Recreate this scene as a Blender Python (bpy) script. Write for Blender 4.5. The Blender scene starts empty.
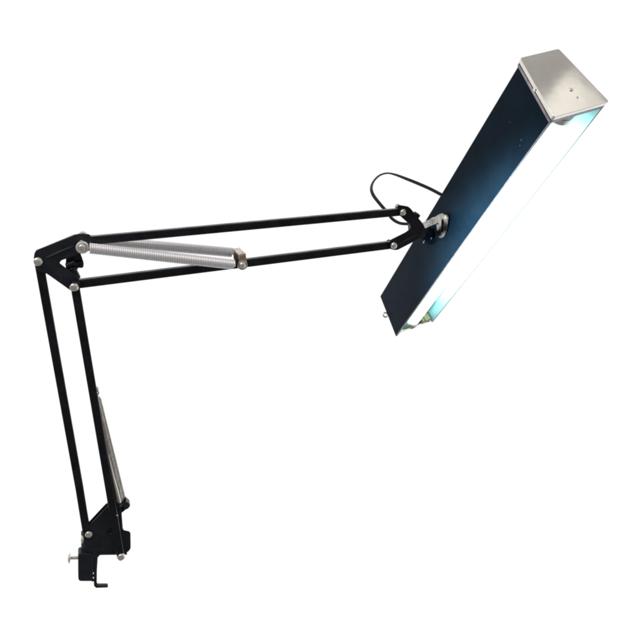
import bpy, bmesh, math, random
from mathutils import Vector, Matrix

C = bpy.context.scene.collection
random.seed(4)
F = 700.0            # focal length in photo pixels (640 px wide picture)
CAM_Z = 0.55

def ray(px, py):
    return Vector(((px-320)/F, 1.0, -(py-320)/F))
EYE = Vector((0, 0, CAM_Z))
def P(px, py, d):
    return EYE + ray(px, py)*d
def hit(px, py, o, n):
    r = ray(px, py)
    return EYE + r*((o-EYE).dot(n)/r.dot(n))

# ------------------------------------------------------------------ materials
def mat(name, col, rough=.5, metal=0.0, spec=.5, noise=0.0, nscale=60, bump=0.0, bscale=200, coat=0.0, col2=None, stretch=None, rvar=0.0):
    m = bpy.data.materials.new(name); m.use_nodes = True
    nt = m.node_tree; b = nt.nodes['Principled BSDF']
    b.inputs['Roughness'].default_value = rough
    b.inputs['Metallic'].default_value = metal
    b.inputs['Specular IOR Level'].default_value = spec
    b.inputs['Coat Weight'].default_value = coat
    b.inputs['Base Color'].default_value = (*col, 1)
    tc = nt.nodes.new('ShaderNodeTexCoord')
    src = tc.outputs['Object']
    if stretch:
        mp = nt.nodes.new('ShaderNodeMapping'); mp.inputs['Scale'].default_value = stretch
        nt.links.new(src, mp.inputs['Vector']); src = mp.outputs['Vector']
    if noise > 0 or col2:
        n = nt.nodes.new('ShaderNodeTexNoise'); n.inputs['Scale'].default_value = nscale
        n.inputs['Detail'].default_value = 6; n.inputs['Roughness'].default_value = .65
        nt.links.new(src, n.inputs['Vector'])
        r = nt.nodes.new('ShaderNodeValToRGB')
        r.color_ramp.elements[0].position = .38; r.color_ramp.elements[1].position = .66
        c2 = col2 or tuple(min(1, c*(1+noise)) for c in col)
        r.color_ramp.elements[0].color = (*col, 1); r.color_ramp.elements[1].color = (*c2, 1)
        nt.links.new(n.outputs['Fac'], r.inputs['Fac'])
        nt.links.new(r.outputs['Color'], b.inputs['Base Color'])
    if rvar > 0:
        n3 = nt.nodes.new('ShaderNodeTexNoise'); n3.inputs['Scale'].default_value = nscale*.7
        n3.inputs['Detail'].default_value = 5
        nt.links.new(src, n3.inputs['Vector'])
        mr = nt.nodes.new('ShaderNodeMapRange')
        mr.inputs['From Min'].default_value = .3; mr.inputs['From Max'].default_value = .7
        mr.inputs['To Min'].default_value = max(.02, rough-rvar); mr.inputs['To Max'].default_value = rough+rvar
        nt.links.new(n3.outputs['Fac'], mr.inputs['Value'])
        nt.links.new(mr.outputs['Result'], b.inputs['Roughness'])
    if bump > 0:
        n2 = nt.nodes.new('ShaderNodeTexNoise'); n2.inputs['Scale'].default_value = bscale
        n2.inputs['Detail'].default_value = 4
        nt.links.new(src, n2.inputs['Vector'])
        bp = nt.nodes.new('ShaderNodeBump'); bp.inputs['Strength'].default_value = bump
        bp.inputs['Distance'].default_value = .001
        nt.links.new(n2.outputs['Fac'], bp.inputs['Height'])
        nt.links.new(bp.outputs['Normal'], b.inputs['Normal'])
    return m

BLACK = mat('black_enamel', (.0042, .0050, .0078), .32, spec=.32, bump=.12, bscale=500, noise=2.2, nscale=70, rvar=.12)
BRACKET = mat('black_pressed_steel', (.012, .0145, .0215), .38, spec=.35, bump=.15, bscale=350, noise=.9, nscale=90, rvar=.1)
NAVY = mat('dark_housing_paint', (.0050, .0132, .0240), .40, spec=.02, bump=.03, bscale=420, noise=.35, nscale=30, rvar=.03)
NAVY.node_tree.nodes['Principled BSDF'].inputs['Specular Tint'].default_value = (.5, .75, 1, 1)
CHROME = mat('silver_end_cap_metal', (.70, .68, .64), .11, 1.0, bump=.35, bscale=9, col2=(.78, .76, .72), nscale=25, rvar=.04)
STEEL = mat('nickel_plated_steel', (.72, .69, .65), .28, 1.0, bump=.1, bscale=300, rvar=.08)
BRIGHT = mat('bright_rivet_steel', (.95, .92, .87), .27, .88, bump=.1, bscale=300, rvar=.08)
SPRING = mat('spring_steel', (.93, .92, .96), .46, .5)
OLDSPRING = mat('worn_spring_steel', (.50, .47, .43), .38, 1.0, col2=(.30, .27, .24), nscale=160)
TAN = mat('tan_zinc_clip', (.68, .59, .50), .36, 1.0, bump=.3, bscale=260, col2=(.46, .39, .32), nscale=120)
BEAD = mat('dark_reflection_bead', (.40, .36, .36), .35, 1.0, bump=.2, bscale=150, col2=(.16, .14, .15), nscale=110)
HEM = mat('grey_painted_hem', (.055, .075, .080), .5, spec=.3, bump=.05)
LIP = mat('dull_grey_cap_lip', (.42, .40, .44), .45, .7, bump=.3, bscale=150, col2=(.25, .24, .27), nscale=140)
CHAMP = mat('dull_chrome_bracket', (.50, .47, .43), .25, 1.0, bump=.5, bscale=160, col2=(.24, .22, .21), nscale=110)
CORD = mat('grey_cord_rubber', (.034, .035, .040), .42, spec=.5, bump=.1)
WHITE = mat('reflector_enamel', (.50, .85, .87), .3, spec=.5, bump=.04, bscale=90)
SOCKET = mat('lampholder_plastic', (.42, .42, .44), .45, bump=.05)
BEIGE = mat('aged_plastic', (.62, .48, .26), .5, bump=.05)
ALU = mat('tube_cap_aluminium', (.62, .60, .56), .3, 1.0)

def emit(name, col, s):
    m = bpy.data.materials.new(name); m.use_nodes = True
    b = m.node_tree.nodes['Principled BSDF']
    b.inputs['Base Color'].default_value = (.9, .95, .95, 1); b.inputs['Roughness'].default_value = .25
    b.inputs['Emission Color'].default_value = (*col, 1); b.inputs['Emission Strength'].default_value = s
    return m
GLOW = emit('lit_phosphor_glass', (.70, .97, 1.0), 9.0)
_nt = GLOW.node_tree; _tc = _nt.nodes.new('ShaderNodeTexCoord'); _sx = _nt.nodes.new('ShaderNodeSeparateXYZ')
_ab = _nt.nodes.new('ShaderNodeMath'); _ab.operation = 'ABSOLUTE'
_mr = _nt.nodes.new('ShaderNodeMapRange'); _mr.interpolation_type = 'SMOOTHSTEP'
_nt.links.new(_tc.outputs['Object'], _sx.inputs[0]); _nt.links.new(_sx.outputs['X'], _ab.inputs[0]); _nt.links.new(_sx.outputs['X'], _mr.inputs['Value'])
_mr.inputs['From Min'].default_value = .150; _mr.inputs['From Max'].default_value = .236
_mr.inputs['To Min'].default_value = 3.4; _mr.inputs['To Max'].default_value = .3     # the cathode ends glow weakly
_m2 = _nt.nodes.new('ShaderNodeMapRange'); _m2.interpolation_type = 'SMOOTHSTEP'
_m2.inputs['From Min'].default_value = -.240; _m2.inputs['From Max'].default_value = -.224
_m2.inputs['To Min'].default_value = .45; _m2.inputs['To Max'].default_value = 3.4
_mn = _nt.nodes.new('ShaderNodeMath'); _mn.operation = 'MINIMUM'
_nt.links.new(_sx.outputs['X'], _m2.inputs['Value'])
_nt.links.new(_mr.outputs['Result'], _mn.inputs[0]); _nt.links.new(_m2.outputs['Result'], _mn.inputs[1])
_nt.links.new(_mn.outputs[0], _nt.nodes['Principled BSDF'].inputs['Emission Strength'])

# ------------------------------------------------------------------ mesh helpers
def obj(name, bm, m, parent=None, bev=0.0, seg=2, smooth=True, world=None):
    me = bpy.data.meshes.new(name)
    bmesh.ops.recalc_face_normals(bm, faces=bm.faces)
    bm.to_mesh(me); bm.free()
    me.materials.append(m)
    if smooth:
        for p in me.polygons: p.use_smooth = True
        if hasattr(me, 'set_sharp_from_angle'): me.set_sharp_from_angle(angle=math.radians(35))
    o = bpy.data.objects.new(name, me); C.objects.link(o)
    if world is not None: o.matrix_world = world
    if bev > 0:
        b = o.modifiers.new('edge', 'BEVEL'); b.width = bev; b.segments = seg
        b.limit_method = 'ANGLE'; b.angle_limit = math.radians(35); b.harden_normals = False
    if parent is not None:
        o.parent = parent
        o.matrix_parent_inverse = Matrix.Identity(4)
        pw = world_of(parent)
        o.matrix_basis = pw.inverted() @ (world if world is not None else Matrix.Identity(4))
    o['_w'] = [x for r in (world if world is not None else Matrix.Identity(4)) for x in r]
    return o
def world_of(o):
    if '_w' in o:
        v = list(o['_w']); return Matrix([v[i*4:i*4+4] for i in range(4)])
    return o.matrix_basis.copy()

def frame(o, x, y):
    x = x.normalized(); z = x.cross(y).normalized(); y = z.cross(x)
    M = Matrix((x, y, z)).transposed().to_4x4(); M.translation = o
    return M
def add_box(bm, c, s, M=Matrix.Identity(4)):
    v = [bm.verts.new(M @ Vector((c[0]+sx*s[0]/2, c[1]+sy*s[1]/2, c[2]+sz*s[2]/2))) for sx in (-1, 1) for sy in (-1, 1) for sz in (-1, 1)]
    for f in ((0,1,3,2),(4,6,7,5),(0,4,5,1),(2,3,7,6),(0,2,6,4),(1,5,7,3)):
        bm.faces.new([v[i] for i in f])
def add_prism(bm, pts, z0, z1, M=Matrix.Identity(4)):
    a = [bm.verts.new(M @ Vector((x, y, z0))) for x, y in pts]
    b = [bm.verts.new(M @ Vector((x, y, z1))) for x, y in pts]
    n = len(pts)
    bm.faces.new(a[::-1]); bm.faces.new(b)
    for i in range(n): bm.faces.new((a[i], a[(i+1) % n], b[(i+1) % n], b[i]))
def add_lathe(bm, prof, o, axis, seg=28):
    axis = axis.normalized()
    t = Vector((0, 0, 1)) if abs(axis.z) < .9 else Vector((1, 0, 0))
    u = axis.cross(t).normalized(); v = axis.cross(u)
    rings = []
    for r, h in prof:
        if r < 1e-6: rings.append([bm.verts.new(o+axis*h)])
        else: rings.append([bm.verts.new(o+axis*h+(u*math.cos(2*math.pi*k/seg)+v*math.sin(2*math.pi*k/seg))*r) for k in range(seg)])
    for a, b in zip(rings, rings[1:]):
        for k in range(seg):
            k2 = (k+1) % seg
            if len(a) == 1 and len(b) == 1: continue
            if len(a) == 1: bm.faces.new((a[0], b[k], b[k2]))
            elif len(b) == 1: bm.faces.new((a[k], b[0], a[k2]))
            else: bm.faces.new((a[k], b[k], b[k2], a[k2]))
def add_rod(bm, a, b, r, seg=24, e=.15):
    L = (b-a).length; c = r*e
    add_lathe(bm, [(0, 0), (r-c, 0), (r, c), (r, L-c), (r-c, L), (0, L)], a, b-a, seg)
def dome(r, h, under=.001):
    return [(0, -under), (r*.6, -under), (r*.6, 0), (r, 0)] + [(r*math.cos(a), .25*h+.75*h*math.sin(a)) for a in [i*math.pi/2/7 for i in range(7)]] + [(0, h)]
def add_tube(bm, path, radii, seg=10, up=None, flat=1.0, twist=None):
    """sweep an ellipse along a path"""
    n = len(path); prev = None; rings = []
    for i, p in enumerate(path):
        t = (path[min(i+1, n-1)]-path[max(i-1, 0)]).normalized()
        if prev is None:
            u = t.cross(up or Vector((0, 1, 0))).normalized()
        else:
            u = (prev - t*prev.dot(t)).normalized()
        prev = u; v = t.cross(u)
        a = twist(i/(n-1)) if twist else 0
        uu = u*math.cos(a)+v*math.sin(a); vv = t.cross(uu)
        r = radii[i] if isinstance(radii, (list, tuple)) else radii
        rings.append([bm.verts.new(p+uu*math.cos(2*math.pi*k/seg)*r*flat+vv*math.sin(2*math.pi*k/seg)*r) for k in range(seg)])
    for a, b in zip(rings, rings[1:]):
        for k in range(seg): bm.faces.new((a[k], a[(k+1) % seg], b[(k+1) % seg], b[k]))
    bm.faces.new(rings[0][::-1]); bm.faces.new(rings[-1])
    return rings
def catmull(pts, n=10):
    out = []; q = [pts[0]*2-pts[1]]+list(pts)+[pts[-1]*2-pts[-2]]
    for i in range(1, len(q)-2):
        for k in range(n):
            t = k/n
            out.append(.5*((2*q[i])+(q[i+1]-q[i-1])*t+(2*q[i-1]-5*q[i]+4*q[i+1]-q[i+2])*t*t+(3*q[i]-q[i-1]-3*q[i+1]+q[i+2])*t**3))
    out.append(pts[-1]); return out

# ------------------------------------------------------------------ the plane the arms swing in
E0 = P(57, 265, .740); E1 = P(400, 228, .862); E2 = P(104, 545, .860)
N = (E1-E0).cross(E2-E0).normalized()
if N.y > 0: N = -N                                # towards the viewer's side
def A(px, py, s=0.0):
    return hit(px, py, E0+N*s, N)

root = bpy.data.objects.new('swing_arm_lamp', None); C.objects.link(root)
root.location = A(93, 585)
root['_w'] = [x for r in Matrix.Translation(root.location) for x in r]
root['label'] = 'black swing-arm drafting lamp with lit fluorescent tube, silver end caps, coil springs and table clamp'
root['category'] = 'desk lamp'

def rivet(px, py, s, r, h, parent, m=BRIGHT, name='rivet', back=None):
    """domed rivet head on the near side, its shank and (optionally) a head on the far side"""
    bm = bmesh.new(); o = A(px, py, s)
    add_lathe(bm, dome(r, h), o, N)
    if back is not None:
        add_rod(bm, o-N*.0005, o-N*(s-back), r*.45, 14)
        add_lathe(bm, dome(r, h), o-N*(s-back), -N)
    return obj(name, bm, m, parent)

def bar(p0, p1, w, t, ext0=.006, ext1=.006, bend=None):
    """pressed square tube with rounded ends lying in the arm plane"""
    bm = bmesh.new()
    pts = [p0-(p1-p0).normalized()*0]
    path = [p0] + (bend or []) + [p1]
    # outline in plane
    L, R = [], []
    n = len(path)
    for i, p in enumerate(path):
        d = (path[min(i+1, n-1)]-path[max(i-1, 0)]).normalized(); sd = d.cross(N).normalized()
        L.append(p+sd*w/2); R.append(p-sd*w/2)
    d0 = (path[1]-path[0]).normalized(); d1 = (path[-1]-path[-2]).normalized()
    s0 = d0.cross(N).normalized(); s1 = d1.cross(N).normalized()
    cap1 = [p1+s1*w/2*math.cos(a)+d1*ext1*math.sin(a) for a in [math.pi*k/8 for k in range(1, 8)]]
    cap0 = [p0-s0*w/2*math.cos(a)-d0*ext0*math.sin(a) for a in [math.pi*k/8 for k in range(1, 8)]]
    out = L+cap1+R[::-1]+cap0
    a = [bm.verts.new(p+N*t/2) for p in out]; b = [bm.verts.new(p-N*t/2) for p in out]
    m = len(out)
    bm.faces.new(a); bm.faces.new(b[::-1])
    for i in range(m): bm.faces.new((a[i], a[(i+1) % m], b[(i+1) % m], b[i]))
    return obj('arm_bar', bm, BLACK, root, bev=.0013, seg=3)

# arm bars: two for the lower arm, two for the upper arm
BW, BT = .0090, .0085
bar(A(39, 262), A(87, 534), BW, BT, bend=[A(79.5, 488), A(83.5, 513)])
bar(A(75, 286, .0095), A(120.5, 555, .0095), BW, BT)
bar(A(82, 241), A(402, 211.5), BW, BT)
bar(A(75, 284, -.001), A(392, 244.5, -.001), BW*1.04, BT)

# ------------------------------------------------------------------ plates made from outlines in the arm plane
def plate(bm, pts, s, t, hole=None):
    q = [A(x, y, s) for x, y in pts]
    a = [bm.verts.new(p+N*t/2) for p in q]; b = [bm.verts.new(p-N*t/2) for p in q]
    m = len(q)
    fa = bm.faces.new(a); fb = bm.faces.new(b[::-1])
    for i in range(m): bm.faces.new((a[i], a[(i+1) % m], b[(i+1) % m], b[i]))
def rounded(pts, r, n=4):
    out = []
    m = len(pts)
    for i in range(m):
        p = Vector((*pts[i], 0)); a = Vector((*pts[i-1], 0))-p; b = Vector((*pts[(i+1) % m], 0))-p
        rr = min(r, a.length*.45, b.length*.45)
        p0 = p+a.normalized()*rr; p2 = p+b.normalized()*rr
        for k in range(n+1):
            t = k/n; q = p0*(1-t)**2+p*2*t*(1-t)+p2*t*t
            out.append((q.x, q.y))
    return out
def wallstrip(bm, a, b, s0, s1, t):
    """a web of sheet joining two plates: from photo point a to b, between offsets s0 and s1"""
    p, q = A(*a), A(*b); x = q-p
    M = frame((p+q)/2+N*(s0+s1)/2, x, N)
    add_box(bm, (0, 0, 0), (x.length, abs(s1-s0), t), M)

# elbow bracket: V-shaped folded channel
bm = bmesh.new()
vout = rounded([(33.5, 258), (35, 250.5), (78, 233.5), (91, 234), (92, 247), (84, 252), (61, 260.5), (59.5, 263), (80, 279), (80, 291), (72, 291.5), (46, 273), (37, 270)], 4)
for s in (.0068, -.0068): plate(bm, vout, s, .0018)
wallstrip(bm, (36, 252), (76, 235.5), -.0058, .0058, .0016)
plate(bm, rounded([(66, 257), (80, 252), (83, 260), (77, 270), (80, 283), (70, 277), (65.5, 268)], 2), -.0035, .0018)
eb = obj('elbow_bracket', bm, BRACKET, root, bev=.0006)
# raised fold along the upper limb
bm = bmesh.new()
add_tube(bm, [A(46, 258, .0079), A(60, 252, .0083), A(74, 246, .0079)], [.0006, .0016, .0006], 8)
obj('stiffening_ridge', bm, BRACKET, eb)
rivet(38, 261.5, .0082, .0046, .0032, eb, back=-.0078)
rivet(74, 287.2, .0150, .0045, .003, eb, back=-.0078)
# knob between the limbs
bm = bmesh.new()
ka, kb = A(70, 264, -.002), A(81.5, 263.5, -.004)
add_rod(bm, ka, kb, .0036, 20, .3)
add_lathe(bm, [(0, 0), (.004, 0), (.0048, .0012), (.0048, .0045), (.004, .0055), (0, .0055)], kb-(kb-ka).normalized()*.004, kb-ka, 20)
add_rod(bm, A(71, 267, .001), A(77, 279, .001), .0045, 18, .2)
add_rod(bm, A(66, 266, .003), A(75, 262, .003), .003, 16, .3)
obj('elbow_knob', bm, BLACK, eb)

# ------------------------------------------------------------------ springs
def coil(a, b, r, w, pitch, m, grow=0.0, lead=.006):
    bm = bmesh.new()
    ax = (b-a); L = ax.length; ax = ax/L
    u = ax.cross(N).normalized(); v = ax.cross(u)
    turns = L/pitch; seg = 18; n = int(turns*seg); path = []
    for i in range(n+1):
        t = i/n; ang = 2*math.pi*turns*t
        rr = r*(1+grow*t)
        endf = min(1, t*L/lead+.35, (1-t)*L/lead+.35)
        path.append(a+ax*L*t+(u*math.cos(ang)+v*math.sin(ang))*rr*endf)
    # fast sweep with fixed frame
    ws = 6; rings = []
    for i, p in enumerate(path):
        c = a+ax*(p-a).dot(ax); rad = (p-c).normalized()
        rings.append([bm.verts.new(p+(rad*math.cos(2*math.pi*k/ws)+ax*math.sin(2*math.pi*k/ws))*w) for k in range(ws)])
    for A_, B_ in zip(rings, rings[1:]):
        for k in range(ws): bm.faces.new((A_[k], A_[(k+1) % ws], B_[(k+1) % ws], B_[k]))
    return bm
def hookring(bm, c, r, w, ax):
    seg, ws = 28, 8
    t = Vector((0, 0, 1)); u = ax.cross(t).normalized(); v = ax.cross(u)
    rings = []
    for i in range(seg):
        a = 2*math.pi*i/seg; d = u*math.cos(a)+v*math.sin(a)
        rings.append([bm.verts.new(c+d*(r+w*math.cos(2*math.pi*k/ws))+ax*w*math.sin(2*math.pi*k/ws)) for k in range(ws)])
    for i in range(seg):
        a, b = rings[i], rings[(i+1) % seg]
        for k in range(ws): bm.faces.new((a[k], a[(k+1) % ws], b[(k+1) % ws], b[k]))

S_N, S_F = .0165, -.0165
def spring_upper(s, p0, p1):
    a, b = A(*p0, s), A(*p1, s); ax = (b-a).normalized()
    bm = coil(a+ax*.0065, b-ax*.003, .0050, .00090, .00190, SPRING, lead=.0005)
    hookring(bm, a, .0052, .0014, N)
    add_tube(bm, [a+ax*.005, a+ax*.012], .0012, 8)
    sp = obj('coil_spring', bm, SPRING, root)
    bm = bmesh.new()                             # added core, its dark grey standing in for shade between the coils
    add_rod(bm, a+ax*.008, b-ax*.004, .0048, 20)
    obj('coil_gap_core', bm, CORE, sp)
    return sp
CORE = mat('coil_gap_shade', (.30, .29, .31), .45, .5)  # shade of the coil gaps, put into the core colour
DCORE = mat('lower_coil_gap_shade', (.22, .20, .18), .5, .6)
spn = spring_upper(S_N, (82.5, 247.5), (236.5, 264.8))
spf = spring_upper(S_F, (81, 238.8), (235, 252.8))
bm = bmesh.new()                                 # pin through both spring loops
add_rod(bm, A(81.5, 242.5, S_F-.002), A(81.5, 242.5, S_N+.001), .0022, 16)
add_lathe(bm, dome(.0036, .0026), A(82, 247.5, S_N+.002), N)
add_lathe(bm, [(0, 0), (.0062, 0), (.0064, .0004), (.0064, .0012), (0, .0012)], A(82, 247.5, S_N-.0035), N)
add_rod(bm, A(83, 235.2, S_F-.003), A(83, 235.2, S_F+.006), .0044, 22, .35)
obj('spring_pin', bm, BRIGHT, eb)

# clip that ties the springs to the lower bar of the upper arm
bm = bmesh.new()
c0, c1 = A(238, 258.5), A(247, 257.2); x = (c1-c0).normalized()
M = frame(A(239.8, 258.0), x, N)                 # x along bar, y = N, z across
wz = .0135
add_box(bm, (0, .0148, 0), (.0085, .0016, wz*1.05), M)
add_box(bm, (0, -.0148, 0), (.0085, .0016, wz*1.05), M)
add_box(bm, (0, 0, wz*.56), (.0085, .0312, .0018), M)
add_box(bm, (0, 0, -wz*.56), (.0085, .0312, .0018), M)
clip = obj('spring_clip', bm, TAN, root, bev=.0006)
bm = bmesh.new()
q0 = M @ Vector((.001, .0153, 0)); 
for sz in (1,):
    add_lathe(bm, dome(.0038, .0030), A(242.5, 265, .017), N)
    add_rod(bm, A(242.5, 265, .017), A(242.5, 265, -.019), .0020, 14)
    add_lathe(bm, dome(.0036, .0026), A(242.5, 265, -.0185), -N)
obj('clip_screw', bm, BRIGHT, clip)
bm = bmesh.new()
hookring(bm, A(242.5, 265, .0163), .0048, .0011, N)
obj('clip_washer', bm, TAN, clip)

# lower springs: they run behind the right-hand bar of the lower arm
def spring_lower(s, p0, p1, r, g):
    a, b = A(*p0, s), A(*p1, s); ax = (b-a).normalized()
    bm = coil(a+ax*.004, b-ax*.002, r, .0009, .0021, OLDSPRING, grow=g)
    hookring(bm, a, .0028, .0009, N)
    sp = obj('coil_spring', bm, OLDSPRING, root)
    sp['label'] = 'dull worn grey coil spring beside the lower arm'
    bm = bmesh.new()
    L = (b-a).length
    add_lathe(bm, [(0, 0), (r-.0008, 0), ((r-.0008)*(1+g), L-.008), (0, L-.008)], a+ax*.005, ax, 20)
    obj('coil_gap_core', bm, DCORE, sp)  # same added core, dark to deepen the gaps in the worn coils
spring_lower(-.012, (96, 393), (122.0, 504), .0034, .5)
spring_lower(.004, (93.5, 391), (118.8, 503), .0034, .55)
bm = bmesh.new()
add_rod(bm, A(94.5, 388, -.014), A(94.5, 388, .008), .0022, 14)
add_lathe(bm, dome(.0034, .0022), A(97, 389, -.012), (A(110, 386)-A(97, 389)).normalized())
obj('spring_anchor', bm, STEEL, root)
bm = bmesh.new()                                 # polished straight shank beside the near spring
add_tube(bm, [A(108.4, 455, .0115), A(113.4, 477, .0115), A(116.9, 491, .0115), A(120.0, 502.5, .010)], [.0005, .0013, .0018, .0015], 10)
obj('spring_shank', bm, BRIGHT, root)

# ------------------------------------------------------------------ base bracket
bm = bmesh.new()
near = rounded([(84.5, 530), (109.5, 504), (116, 500), (121.5, 510), (122.5, 530), (130.5, 531.5), (130.8, 549), (126.5, 553), (92, 554), (83.5, 553)], 2.5)
far = rounded([(86, 525), (106, 503.5), (116, 499), (121.5, 510), (123, 530), (129.5, 532), (130.5, 549), (127, 552), (92, 552.5), (83, 551)], 2.5)
plate(bm, near, .0030, .0016)
plate(bm, far, -.0125, .0016)
wallstrip(bm, (84.5, 553.3), (127, 553), -.0125, .0030, .0016)
wallstrip(bm, (84, 534), (84, 552), -.0125, .0030, .0016)
base = obj('base_bracket', bm, BRACKET, root, bev=.0006)
bm = bmesh.new()
add_tube(bm, [A(85.5, 530, .0042), A(97, 518, .0042), A(108, 506, .0042)], .0006, 8)
add_tube(bm, [A(104.5, 516, .0038), A(100, 540, .0038)], .0004, 6)
obj('folded_edge', bm, STEELDK if 'STEELDK' in globals() else BRACKET, base)
rivet(88.8, 534.2, .0052, .0044, .003, base, back=-.014)
rivet(121.2, 556.5, .0150, .0046, .0034, base, back=-.0145)
rivet(117.2, 515.5, .0140, .0012, .0006, base, STEEL)
bm = bmesh.new()                                 # roller the lower springs hook on
add_rod(bm, A(126, 505.5, -.017), A(126, 505.5, .006), .0045, 24, .2)
M = frame((A(121, 509)+A(126, 505.5))/2-N*.005, A(126, 505.5)-A(118, 512), N)
add_box(bm, (0, 0, 0), (.015, .014, .0075), M)
obj('spring_roller', bm, BLACK, base, bev=.001)
bm = bmesh.new()
add_lathe(bm, [(0, .0004), (.0034, .0004), (.0040, .0010), (.0044, 0), (.0044, -.001), (0, -.001)], A(109.8, 531.5, .0038), N, 22)
obj('hole_disc', bm, BLACK, base)  # dark disc standing in for the hole in the bracket plate

# ------------------------------------------------------------------ table clamp
bm = bmesh.new()
cb = rounded([(78.2, 553.5), (93.2, 553.5), (93.2, 581.5), (78.2, 581.5)], 3.2, 5)
q = [A(x, y, .006) for x, y in cb]; q2 = [p-N*.014 for p in q]
a = [bm.verts.new(p) for p in q]; b = [bm.verts.new(p) for p in q2]
bm.faces.new(a); bm.faces.new(b[::-1])
for i in range(len(a)): bm.faces.new((a[i], a[(i+1) % len(a)], b[(i+1) % len(a)], b[i]))
clamp = obj('table_clamp', bm, BRACKET, root, bev=.0012, seg=3)
bm = bmesh.new()                                 # swivel socket joining clamp to bracket
add_rod(bm, A(85.5, 556, -.004), A(85.5, 531, -.004), .0052, 22)
obj('swivel_post', bm, BRACKET, clamp)
bm = bmesh.new()                                 # bent steel hook
hk = [(92.6, 553.2), (118, 552.6), (118, 554.6), (100, 555.2), (97.8, 557.6), (97.0, 570), (96.8, 584.0), (98, 585.6), (107.6, 585.6), (108.2, 586.6), (107.4, 587.6), (96.0, 588.0), (94.0, 586.0), (93.7, 570), (93.9, 558), (92.6, 556)]
q = [A(x, y, .005) for x, y in hk]; q2 = [p-N*.0045 for p in q]
a = [bm.verts.new(p) for p in q]; b = [bm.verts.new(p) for p in q2]
bm.faces.new(a); bm.faces.new(b[::-1])
for i in range(len(a)): bm.faces.new((a[i], a[(i+1) % len(a)], b[(i+1) % len(a)], b[i]))
wa, wb = A(93.4, 557, .001), A(93.4, 571, .001)
add_box(bm, (0, 0, 0), ((wb-wa).length, .006, .0022), frame((wa+wb)/2, wb-wa, N))
for yy in (575.5, 580):
    add_rod(bm, A(91.5, yy, .002), A(95.0, yy, .002), .0018, 10)
obj('clamp_hook', bm, BRACKET, clamp, bev=.0005)
bm = bmesh.new()                                 # clamp screw with mushroom head
sa, sb = A(79, 557.5, -.003), A(69, 557.8, -.003); sx = (sb-sa).normalized()
add_rod(bm, sa, sb, .0021, 18, .1)
for k in range(9):
    add_lathe(bm, [(.0020, 0), (.00245, .0004), (.0020, .0008)], sa+sx*(.001+.0009*k), sx, 16)
add_lathe(bm, [(0, 0), (.0052, 0), (.0068, .0006), (.0062, .0018), (.0042, .0030), (0, .0036)], sb-sx*.0015, sx, 28)
obj('clamp_screw', bm, BRIGHT, clamp)
bm = bmesh.new()
add_lathe(bm, [(0, 0), (.0056, 0), (.0056, .0020), (.0046, .0030), (0, .0032)], A(83.4, 538.8, -.002), (A(79, 539, -.002)-A(83.4, 538.8, -.002)), 24)
obj('side_screw', bm, BRIGHT, base)

# ------------------------------------------------------------------ lamp housing
def rodr(w):
    w = Vector(w); return Matrix.Rotation(w.length, 3, w.normalized())
Rm = rodr((2.82793, 3.08315, 1.01634))
HL, HA, HB, HH = .5055, .0488, .0711, .0741
cc = (.18754, .12692, .92)
W3 = Matrix((Rm[0], -Rm[2], Rm[1]))              # camera axes -> world axes
HM = W3.to_4x4(); HM.translation = Vector((cc[0], cc[2], CAM_Z+cc[1]))
def Hp(x, y, z): return HM @ Vector((x, y, z))
def sect(g=0.0, zlow=0.0):
    """trapezoid section grown by g: B, A, D, C"""
    return [(-HB/2-g, -HH/2-zlow), (-HA/2-g, HH/2+g), (HA/2+g, HH/2+g), (HB/2+g, -HH/2-zlow)]
def sheet(g0, g1, x0, x1, low=0.0, nx=1, roundc=.0025):
    """folded sheet following the section, from offset g0 (inside) to g1 (outside), open below"""
    bm = bmesh.new()
    def prof(g):
        B, A_, D, Cc = [Vector(p) for p in sect(g, low)]
        out = [B]
        for p, a, b in ((A_, B, D), (D, A_, Cc)):
            da, db = (a-p).normalized()*roundc, (b-p).normalized()*roundc
            for k in range(5):
                t = k/4; out.append((p+da)*(1-t)**2+p*2*t*(1-t)+(p+db)*t*t)
        out.append(Cc); return out
    o, i = prof(g1), prof(g0)
    loop = o+i[::-1]; m = len(loop); rings = []
    for s in range(nx+1):
        x = x0+(x1-x0)*s/nx
        rings.append([bm.verts.new((x, p.x, p.y)) for p in loop])
    for a, b in zip(rings, rings[1:]):
        for k in range(m): bm.faces.new((a[k], a[(k+1) % m], b[(k+1) % m], b[k]))
    n = len(o)
    for r in (rings[0], rings[-1]):
        for k in range(n-1): bm.faces.new((r[k], r[k+1], r[m-2-k], r[m-1-k]))
    return bm
shell = obj('lamp_housing', sheet(-.0010, 0, -HL/2+.001, HL/2-.001), NAVY, root, bev=.0003, seg=1, world=HM)
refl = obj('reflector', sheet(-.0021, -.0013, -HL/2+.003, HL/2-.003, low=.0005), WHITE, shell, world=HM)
# bright hemmed edge along both openings
for sgn in (-1, 1):
    bm = bmesh.new()
    add_tube(bm, [Vector((-HL/2+.004, sgn*(HB/2-.0006), -HH/2)), Vector((HL/2-.004, sgn*(HB/2-.0006), -HH/2))], .0009, 8)
    obj('hemmed_edge', bm, HEM if sgn > 0 else LIP, shell, world=HM)

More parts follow.
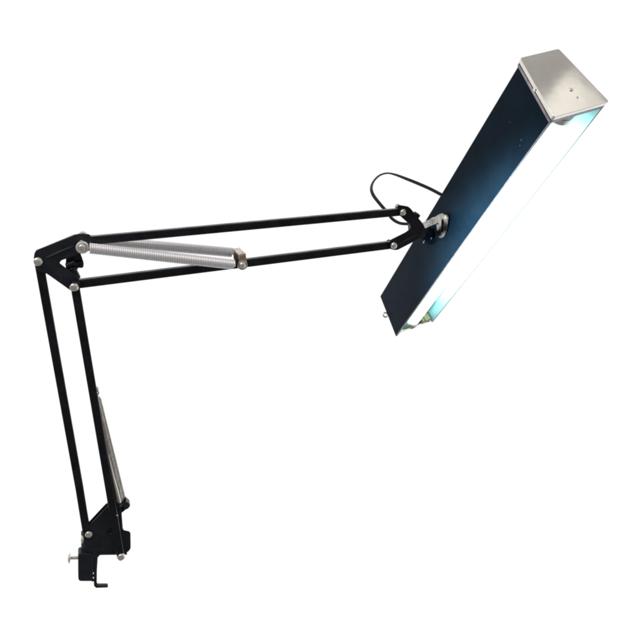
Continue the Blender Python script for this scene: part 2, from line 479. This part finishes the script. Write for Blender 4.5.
def tray(bm, x1, x0, g_out, g_in, t):
    """shallow folded tray: end plate at x1 with a flange back to x0"""
    sg = 1 if x1 > x0 else -1
    pr = rounded([(y, z) for y, z in sect(g_out, g_out)], .0028, 5)
    a = [bm.verts.new((x1, y, z)) for y, z in pr]; b = [bm.verts.new((x1-sg*t, y, z)) for y, z in pr]
    bm.faces.new(a); bm.faces.new(b[::-1]); m = len(pr)
    for k in range(m): bm.faces.new((a[k], a[(k+1) % m], b[(k+1) % m], b[k]))
    ring(bm, x1-sg*t*.5, x0, g_out, g_in)
def ring(bm, xa, xb, g_out, g_in):
    pr = rounded([(y, z) for y, z in sect(g_out, g_out)], .0028, 5)
    pi = rounded([(y, z) for y, z in sect(g_in, g_in)], .0024, 5); m = len(pr)
    v = [[bm.verts.new((x, y, z)) for y, z in pp] for x, pp in ((xa, pr), (xb, pr), (xb, pi), (xa, pi))]
    for r in range(4):
        p, q_ = v[r], v[(r+1) % 4]
        for k in range(m): bm.faces.new((p[k], p[(k+1) % m], q_[(k+1) % m], q_[k]))
bm = bmesh.new()
tray(bm, HL/2+.0012, HL/2-.0034, .0014, .0006, .0012)
capN = obj('end_cap', bm, CHROME, shell, bev=.0008, seg=3, world=HM)
obj('reflection_bead', sheet(.0003, .0010, HL/2-.0080, HL/2-.0050), BEAD, shell, bev=.0003, world=HM)  # added bead imitating the striped reflections of the cap flange
bm = bmesh.new()
add_box(bm, (HL/2-.0052, 0, -HH/2-.0003), (.0070, HB-.0015, .0010))
obj('cap_lip', bm, LIP, shell, bev=.0004, world=HM)
bm = bmesh.new()
tray(bm, -HL/2+.0012, -HL/2+.0085, -.0026, -.0034, .0010)
capF = obj('end_cap', bm, CHROME, shell, bev=.0003, world=HM)
Xn = HL/2+.0012
capN['label'] = 'silver end cap nearest the viewer with a small rivet'
def hitM(px, py, o, n): return HM.inverted() @ hit(px, py, o, n)
ax = (HM.to_3x3() @ Vector((1, 0, 0))).normalized()
fo = Hp(Xn, 0, 0)
bm = bmesh.new()
p = hitM(571, 89.5, fo, ax); add_lathe(bm, dome(.0024, .0013), p, Vector((1, 0, 0)))
obj('screw', bm, BRIGHT, shell, world=HM)
bm = bmesh.new()
p = hitM(577.3, 97.2, fo, ax); add_lathe(bm, dome(.0015, .0007), p, Vector((1, 0, 0)))
obj('screw', bm, BRIGHT, shell, world=HM)
# side face (A-B) frame
nB, nA = Vector((0, -HB/2, -HH/2)), Vector((0, -HA/2, HH/2))
up_l = (nA-nB).normalized(); side_l = Vector((1, 0, 0)).cross(up_l).normalized()
if side_l.y > 0: side_l = -side_l
sideN = (HM.to_3x3() @ side_l).normalized()
mid = (HM @ nA+HM @ nB)/2
def S(px, py, s=0.0): return hit(px, py, mid+sideN*s, sideN)
bm = bmesh.new()
p = HM.inverted() @ S(534.8, 89.5, .0014)
add_lathe(bm, dome(.0022, .0010), p, side_l)
obj('screw', bm, BRIGHT, shell, world=HM)
bm = bmesh.new()                                 # small looped screw on the far cap
lp = Hp(-HL/2-.002, -.022, .004)
add_rod(bm, lp, lp-ax*.006, .0028, 16)
hookring(bm, P(385.4, 314.8, lp.y), .0036, .0013, Vector((.2, -1, .1)).normalized())
obj('thumb_loop', bm, STEEL, shell)
# a few nicks in the paint showing bare metal
for x0, y0, x1, y1 in ((520.8, 141, 521.8, 139), (519.6, 146.2, 520.2, 145.0), (509.5, 122.5, 510.2, 122.0)):
    p0_, p1_ = S(x0, y0, .0001), S(x1, y1, .0001)
    bm = bmesh.new(); add_tube(bm, [p0_, (p0_+p1_)/2+sideN*.0001, p1_], [.0001, .00030, .0001], 6)
    obj('paint_nick', bm, LIP, shell)

# fluorescent tube and its holders
TR = .0127; ty, tz = -.0020, -.0225; XF, XNr = -HL/2+.0150, HL/2-.0230
bm = bmesh.new()
TL = XNr-XF
add_lathe(bm, [(0, 0), (TR*.8, 0), (TR, .002), (TR, TL-.002), (TR*.8, TL), (0, TL)], Vector((XF, ty, tz)), Vector((1, 0, 0)), 40)
tube = obj('fluorescent_tube', bm, GLOW, root, world=HM)
for sg, x in ((-1, XF), (1, XNr)):
    bm = bmesh.new()
    add_lathe(bm, [(0, -.001), (TR+.0003, -.001), (TR+.0003, .005), (TR*.85, .0065), (0, .0065)], Vector((x, ty, tz)), Vector((sg, 0, 0)), 40)
    for dz in (-.006, .006): add_rod(bm, Vector((x+sg*.006, ty, tz+dz)), Vector((x+sg*.010, ty, tz+dz)), .0012, 10)
    obj('tube_cap', bm, ALU, tube, world=HM)
    bm = bmesh.new()
    xa = x+sg*.0072
    pr = [(ty+.0135*math.cos(a), tz+.0135*math.sin(a)) for a in [math.pi+math.pi*k/14 for k in range(15)]]+[(ty+.0135, HH/2-.008), (ty-.0135, HH/2-.008)]
    va = [bm.verts.new((xa, y, z)) for y, z in pr]; vb = [bm.verts.new((xa+sg*.006, y, z)) for y, z in pr]
    bm.faces.new(va); bm.faces.new(vb[::-1]); m = len(pr)
    for k in range(m): bm.faces.new((va[k], va[(k+1) % m], vb[(k+1) % m], vb[k]))
    obj('tube_socket', bm, SOCKET if sg > 0 else BEIGE, shell, bev=.001, world=HM)
bm = bmesh.new()
add_box(bm, (0, .0262, -.020), (HL-.045, .0016, .0035))
add_box(bm, (0, .0240, -.004), (HL-.045, .0016, .0030))
obj('reflector_rib', bm, WHITE, shell, bev=.0005, world=HM)
# thin dark bracket and added patch blocks on the wall beside the tube, far end
bm = bmesh.new()
add_box(bm, (-HL/2+.010, .0215, -.026), (.010, .0150, .0180))
obj('end_bracket', bm, BEIGE, shell, bev=.0005, world=HM)
bm = bmesh.new()
zf = Hp(0, 0, -.0340); zn = (HM.to_3x3() @ Vector((0, 0, 1))).normalized()
add_tube(bm, [hitM(x, y, zf, zn) for x, y in ((423.2, 317.0), (424.6, 319.6), (426.0, 322.0), (427.8, 321.6), (429.6, 321.0))], .0011, 8)
obj('dark_wire', bm, BLACK, shell, world=HM)
bm = bmesh.new()
add_box(bm, (-HL/2+.085, .0260, -.012), (.022, .0090, .010))
add_lathe(bm, [(0, 0), (.0065, 0), (.0075, .001), (.0075, .030), (.0065, .031), (0, .031)], Vector((-HL/2+.020, .0235, -.016)), Vector((1, 0, 0)), 24)
obj('cyan_patch_blocks', bm, WHITE, shell, bev=.0006, world=HM)  # added blocks, their less lit faces give cyan patches beside the tube

# ------------------------------------------------------------------ joint between arm and housing
bm = bmesh.new()
k1 = rounded([(397, 204.5), (409, 206.5), (424, 225), (426, 236), (419, 239), (396.5, 250.5), (389.5, 249), (389, 240.5), (407, 231.5), (411.8, 226.5), (399, 215)], 3)
for s in (.0064, -.0064): plate(bm, k1, s, .0018)
k2 = rounded([(411, 221), (424, 226), (426, 236), (412, 236)], 2)
q = [A(x, y, .0052) for x, y in k2]; q2 = [p-N*.0104 for p in q]
a = [bm.verts.new(p) for p in q]; b = [bm.verts.new(p) for p in q2]
bm.faces.new(a); bm.faces.new(b[::-1])
for i in range(len(a)): bm.faces.new((a[i], a[(i+1) % len(a)], b[(i+1) % len(a)], b[i]))
joint = obj('head_joint', bm, BLACK, root, bev=.0007)
rivet(403, 212.3, .0078, .0040, .0030, joint, back=-.0075)
rivet(393.8, 245.4, .0078, .0042, .0030, joint, back=-.0075)
bm = bmesh.new(); add_lathe(bm, dome(.0032, .003), A(397.5, 206.5, -.008), (A(392, 200)-A(398, 207)))
obj('rivet', bm, TAN, joint)
bm = bmesh.new()
add_rod(bm, A(411, 222, 0), A(416.3, 215.3, 0), .0034, 16, .25)
add_lathe(bm, [(0, 0), (.0045, 0), (.0052, .001), (.0052, .003), (.0045, .004), (0, .004)], A(415.6, 216.2, 0), A(418, 213)-A(415.6, 216.2), 6)
obj('joint_knob', bm, BLACK, joint)
bm = bmesh.new()
add_tube(bm, [A(404, 217, .0075), A(412, 224, .0078), A(419, 232, .0075)], [.0004, .0011, .0006], 8)
add_tube(bm, [A(398, 245, .0075), A(408, 239, .0078), A(417, 234.5, .0075)], [.0004, .0011, .0006], 8)
obj('joint_fold', bm, BRACKET, joint)
# ball swivel from the joint to the side of the housing
bm = bmesh.new()
add_rod(bm, A(415, 230, .002), S(429, 236, .008), .0075, 26, .25)
add_lathe(bm, [(0, 0), (.0105, 0), (.0115, .001), (.0115, .004), (.009, .007), (.006, .010), (0, .011)], S(430, 236, 0), sideN, 30)
sw = obj('swivel_mount', bm, NAVY, root)
bm = bmesh.new()
for (x0, y0, x1, y1) in ((424.0, 230.5, 422.2, 233.0), (424.5, 240.5, 426.5, 236.8), (431, 239, 431.6, 237.6), (423.2, 243, 424.5, 241)):
    add_tube(bm, [S(x0, y0, .0135), S((x0+x1)/2+.3, (y0+y1)/2, .0140), S(x1, y1, .0135)], [.0004, .0009, .0004], 8)
obj('swivel_glints', bm, STEEL, sw)  # bright steel slivers standing in for glints on the swivel
# chrome strap with slotted loop
def strap(pts, wd, th, off):
    bm = bmesh.new(); path = catmull([S(x, y, o) for (x, y), o in zip(pts, off)], 8)
    n = len(path); rings = []
    for i, p in enumerate(path):
        t = (path[min(i+1, n-1)]-path[max(i-1, 0)]).normalized(); sd = t.cross(sideN).normalized(); up = sd.cross(t)
        w = wd[0]+(wd[1]-wd[0])*i/(n-1)
        rings.append([bm.verts.new(p+sd*w/2*a_+up*th/2*b_) for a_, b_ in ((-1, -1), (1, -1), (1, 1), (-1, 1))])
    for a_, b_ in zip(rings, rings[1:]):
        for k in range(4): bm.faces.new((a_[k], a_[(k+1) % 4], b_[(k+1) % 4], b_[k]))
    bm.faces.new(rings[0][::-1]); bm.faces.new(rings[-1]); return bm
st = obj('mounting_strap', strap([(422.5, 226), (429, 223.5), (435, 221), (440, 218.2), (444.2, 217.0)], (.0085, .0105), .0022, (.012, .011, .009, .007, .006)), CHAMP, root, bev=.0007)
# slotted loop: a flattened ring
def loop_ring(outline, inner, off, th):
    bm = bmesh.new()
    n = len(outline)
    o1 = [bm.verts.new(S(x, y, off)) for x, y in outline]; i1 = [bm.verts.new(S(x, y, off+.0008)) for x, y in inner]
    o2 = [bm.verts.new(S(x, y, off-th)) for x, y in outline]; i2 = [bm.verts.new(S(x, y, off-th)) for x, y in inner]
    for k in range(n):
        j = (k+1) % n
        bm.faces.new((o1[k], o1[j], i1[j], i1[k])); bm.faces.new((o2[k], i2[k], i2[j], o2[j]))
        bm.faces.new((o1[k], o2[k], o2[j], o1[j])); bm.faces.new((i1[k], i1[j], i2[j], i2[k]))
    return bm
def oval(ctrl, n=40):
    v = [Vector((x, y, 0)) for x, y in ctrl]
    m = len(v); out = []
    per = n//m
    for i in range(m):
        a_, b_, c_, d_ = v[i-1], v[i], v[(i+1) % m], v[(i+2) % m]
        for k in range(per):
            t = k/per
            q = .5*((2*b_)+(c_-a_)*t+(2*a_-5*b_+4*c_-d_)*t*t+(3*b_-a_-3*c_+d_)*t**3)
            out.append((q.x, q.y))
    return out
outl = oval([(443.5, 214.6), (447.6, 215.6), (448.0, 221), (446.6, 230), (444.0, 236.2), (440.0, 237.8), (436.8, 234.5), (437.0, 228), (436.0, 222.5), (438.0, 217.5)])
innr = oval([(442.2, 219.2), (443.4, 219.6), (444.0, 222), (443.8, 228), (443.0, 231.5), (441.8, 232.6), (441.0, 231.0), (441.2, 227), (441.4, 223), (441.6, 220.3)])
obj('slotted_loop', loop_ring(outl, innr, .0085, .0035), CHAMP, st, bev=.0009, seg=3)
bm = bmesh.new(); add_rod(bm, S(445.8, 217.4, 0), S(445.8, 217.4, .0095), .0024, 18)
add_rod(bm, S(431.5, 219.2, .009), S(434.5, 217.9, .009), .0012, 12)
obj('strap_pin', bm, STEEL, st)

# ------------------------------------------------------------------ flat two-core cord
cpts = [(446, 197, .905), (440, 194, .905), (430, 188.8, .903), (418, 183.5, .90), (405, 178.3, .897), (395, 174.6, .895), (387, 173.2, .892), (379.5, 175.5, .89), (373.5, 181.5, .888), (371.3, 188.5, .886), (373.5, 195.5, .885), (380, 204, .884), (387, 212, .884), (392.5, 219, .884), (400, 223.2, .882), (409, 224, .876), (415, 224.5, .872)]
path = catmull([P(*c) for c in cpts], 8)
bm = bmesh.new()
n = len(path)
tw = [(0, 0), (.1, .2), (.2, .25), (.36, 1.25), (.5, 1.2), (.62, .5), (.74, .6), (1, 1.1)]
def twist(t):
    for (a_, x_), (b_, y_) in zip(tw, tw[1:]):
        if a_ <= t <= b_: return x_+(y_-x_)*(t-a_)/(b_-a_)
    return 0
prev = None; cen = []
for i, p in enumerate(path):
    t = (path[min(i+1, n-1)]-path[max(i-1, 0)]).normalized()
    inplane = t.cross(Vector((0, 1, 0))).normalized(); dp = t.cross(inplane).normalized()
    a_ = twist(i/(n-1)); cen.append(inplane*math.cos(a_)+dp*math.sin(a_))
for sg in (-1, 1):
    add_tube(bm, [p+c*sg*.0013 for p, c in zip(path, cen)], .00095, 10)
add_tube(bm, path, .0007, 8)
obj('power_cord', bm, CORD, root)

# ------------------------------------------------------------------ camera, world, lamps
cam = bpy.data.cameras.new('camera'); co = bpy.data.objects.new('camera', cam); C.objects.link(co)
co.location = EYE; co.rotation_euler = (math.radians(90), 0, 0)
cam.sensor_width = 36; cam.lens = 36*F/640; cam.clip_start = .01; cam.clip_end = 100
bpy.context.scene.camera = co

w = bpy.data.worlds.new('World'); bpy.context.scene.world = w; w.use_nodes = True
nt = w.node_tree; bg = nt.nodes['Background']
tc = nt.nodes.new('ShaderNodeTexCoord'); sp = nt.nodes.new('ShaderNodeSeparateXYZ')
nt.links.new(tc.outputs['Generated'], sp.inputs[0])
mr = nt.nodes.new('ShaderNodeMapRange'); mr.interpolation_type = 'SMOOTHSTEP'
mr.inputs['From Min'].default_value = -.42; mr.inputs['From Max'].default_value = .72
nt.links.new(sp.outputs['Y'], mr.inputs['Value'])
nz = nt.nodes.new('ShaderNodeTexNoise'); nz.inputs['Scale'].default_value = 2.2; nz.inputs['Detail'].default_value = 2
nt.links.new(tc.outputs['Generated'], nz.inputs['Vector'])
rp = nt.nodes.new('ShaderNodeValToRGB')          # the dim room on the photographer's side
rp.color_ramp.elements[0].position = .35; rp.color_ramp.elements[0].color = (.07, .068, .066, 1)
rp.color_ramp.elements[1].position = .68; rp.color_ramp.elements[1].color = (.62, .59, .55, 1)
nt.links.new(nz.outputs['Fac'], rp.inputs['Fac'])
mx = nt.nodes.new('ShaderNodeMix'); mx.data_type = 'RGBA'
ml = nt.nodes.new('ShaderNodeMapRange'); ml.interpolation_type = 'SMOOTHSTEP'   # the ground far below is dim too
ml.inputs['From Min'].default_value = -.85; ml.inputs['From Max'].default_value = -.48; ml.inputs['To Min'].default_value = .1
nt.links.new(sp.outputs['Z'], ml.inputs['Value'])
mm = nt.nodes.new('ShaderNodeMath'); mm.operation = 'MULTIPLY'
nt.links.new(mr.outputs['Result'], mm.inputs[0]); nt.links.new(ml.outputs['Result'], mm.inputs[1])
nt.links.new(mm.outputs[0], mx.inputs['Factor'])
mz = nt.nodes.new('ShaderNodeMapRange'); mz.inputs['From Min'].default_value = -.6; mz.inputs['From Max'].default_value = .9
mz.inputs['To Min'].default_value = .55; mz.inputs['To Max'].default_value = 1.45
nt.links.new(sp.outputs['Z'], mz.inputs['Value'])   # the room's ceiling is brighter than its floor
vm = nt.nodes.new('ShaderNodeVectorMath'); vm.operation = 'SCALE'
nt.links.new(rp.outputs['Color'], vm.inputs[0]); nt.links.new(mz.outputs['Result'], vm.inputs['Scale'])
nt.links.new(vm.outputs['Vector'], mx.inputs['A'])
mx.inputs['B'].default_value = (1.04, 1.04, 1.04, 1)
nt.links.new(mx.outputs['Result'], bg.inputs['Color']); bg.inputs['Strength'].default_value = 1.0

def area(name, loc, target, size, power, col, spread=180):
    l = bpy.data.lights.new(name, 'AREA'); l.energy = power; l.size = size; l.color = col
    l.spread = math.radians(spread)
    o = bpy.data.objects.new(name, l); C.objects.link(o); o.location = loc
    o.rotation_euler = (Vector(target)-Vector(loc)).to_track_quat('-Z', 'Y').to_euler(); return o
area('added_key_light', (-.9, -.7, 1.7), (0, .8, .55), .7, 13, (1, .95, .88))  # added key light, putting highlights on rivets and metal edges
# added warm panel, mirrored to brighten the lower part of the polished end cap
pc = hit(570, 121, fo, ax); vc = (pc-EYE).normalized(); rc = vc-2*vc.dot(ax)*ax
area('cap_highlight_panel', pc+rc*1.1, pc, .16, .062, (1, .95, .87))
# added pale cyan spot from front left, imitating lens bloom along the open edge
ea, eb_ = Hp(HL/2, -HB/2, -HH/2), Hp(-HL/2, -HB/2, -HH/2)
dn = (HM.to_3x3() @ (nB-nA)).normalized()
tp = ea.lerp(eb_, .35)+dn*.040
sl = bpy.data.lights.new('bloom_spot', 'SPOT'); sl.energy = 460; sl.color = (.82, 1.0, 1.0)
sl.spot_size = math.radians(7.6); sl.spot_blend = 1.0; sl.shadow_soft_size = .02
so = bpy.data.objects.new('bloom_spot', sl); C.objects.link(so)
loc = tp+Vector((-.45, -.80, -.40)).normalized()*1.1
fz = (loc-tp).normalized(); fx = (ea-eb_).normalized(); fy = fz.cross(fx).normalized(); fx = fy.cross(fz)
so.matrix_world = Matrix.Translation(loc) @ Matrix((fx, fy, fz)).transposed().to_4x4() @ Matrix.Diagonal((2.6, 1, 1, 1))

sc = bpy.context.scene
sc.view_settings.view_transform = 'Standard'; sc.view_settings.look = 'None'
sc.view_settings.exposure = 0; sc.view_settings.gamma = 1
sc.render.engine = 'CYCLES'; sc.cycles.pixel_filter_type = 'BLACKMAN_HARRIS'; sc.cycles.filter_width = 2.0; sc.cycles.max_bounces = 8; sc.cycles.use_denoising = True
for o in bpy.data.objects:
    if '_w' in o: del o['_w']
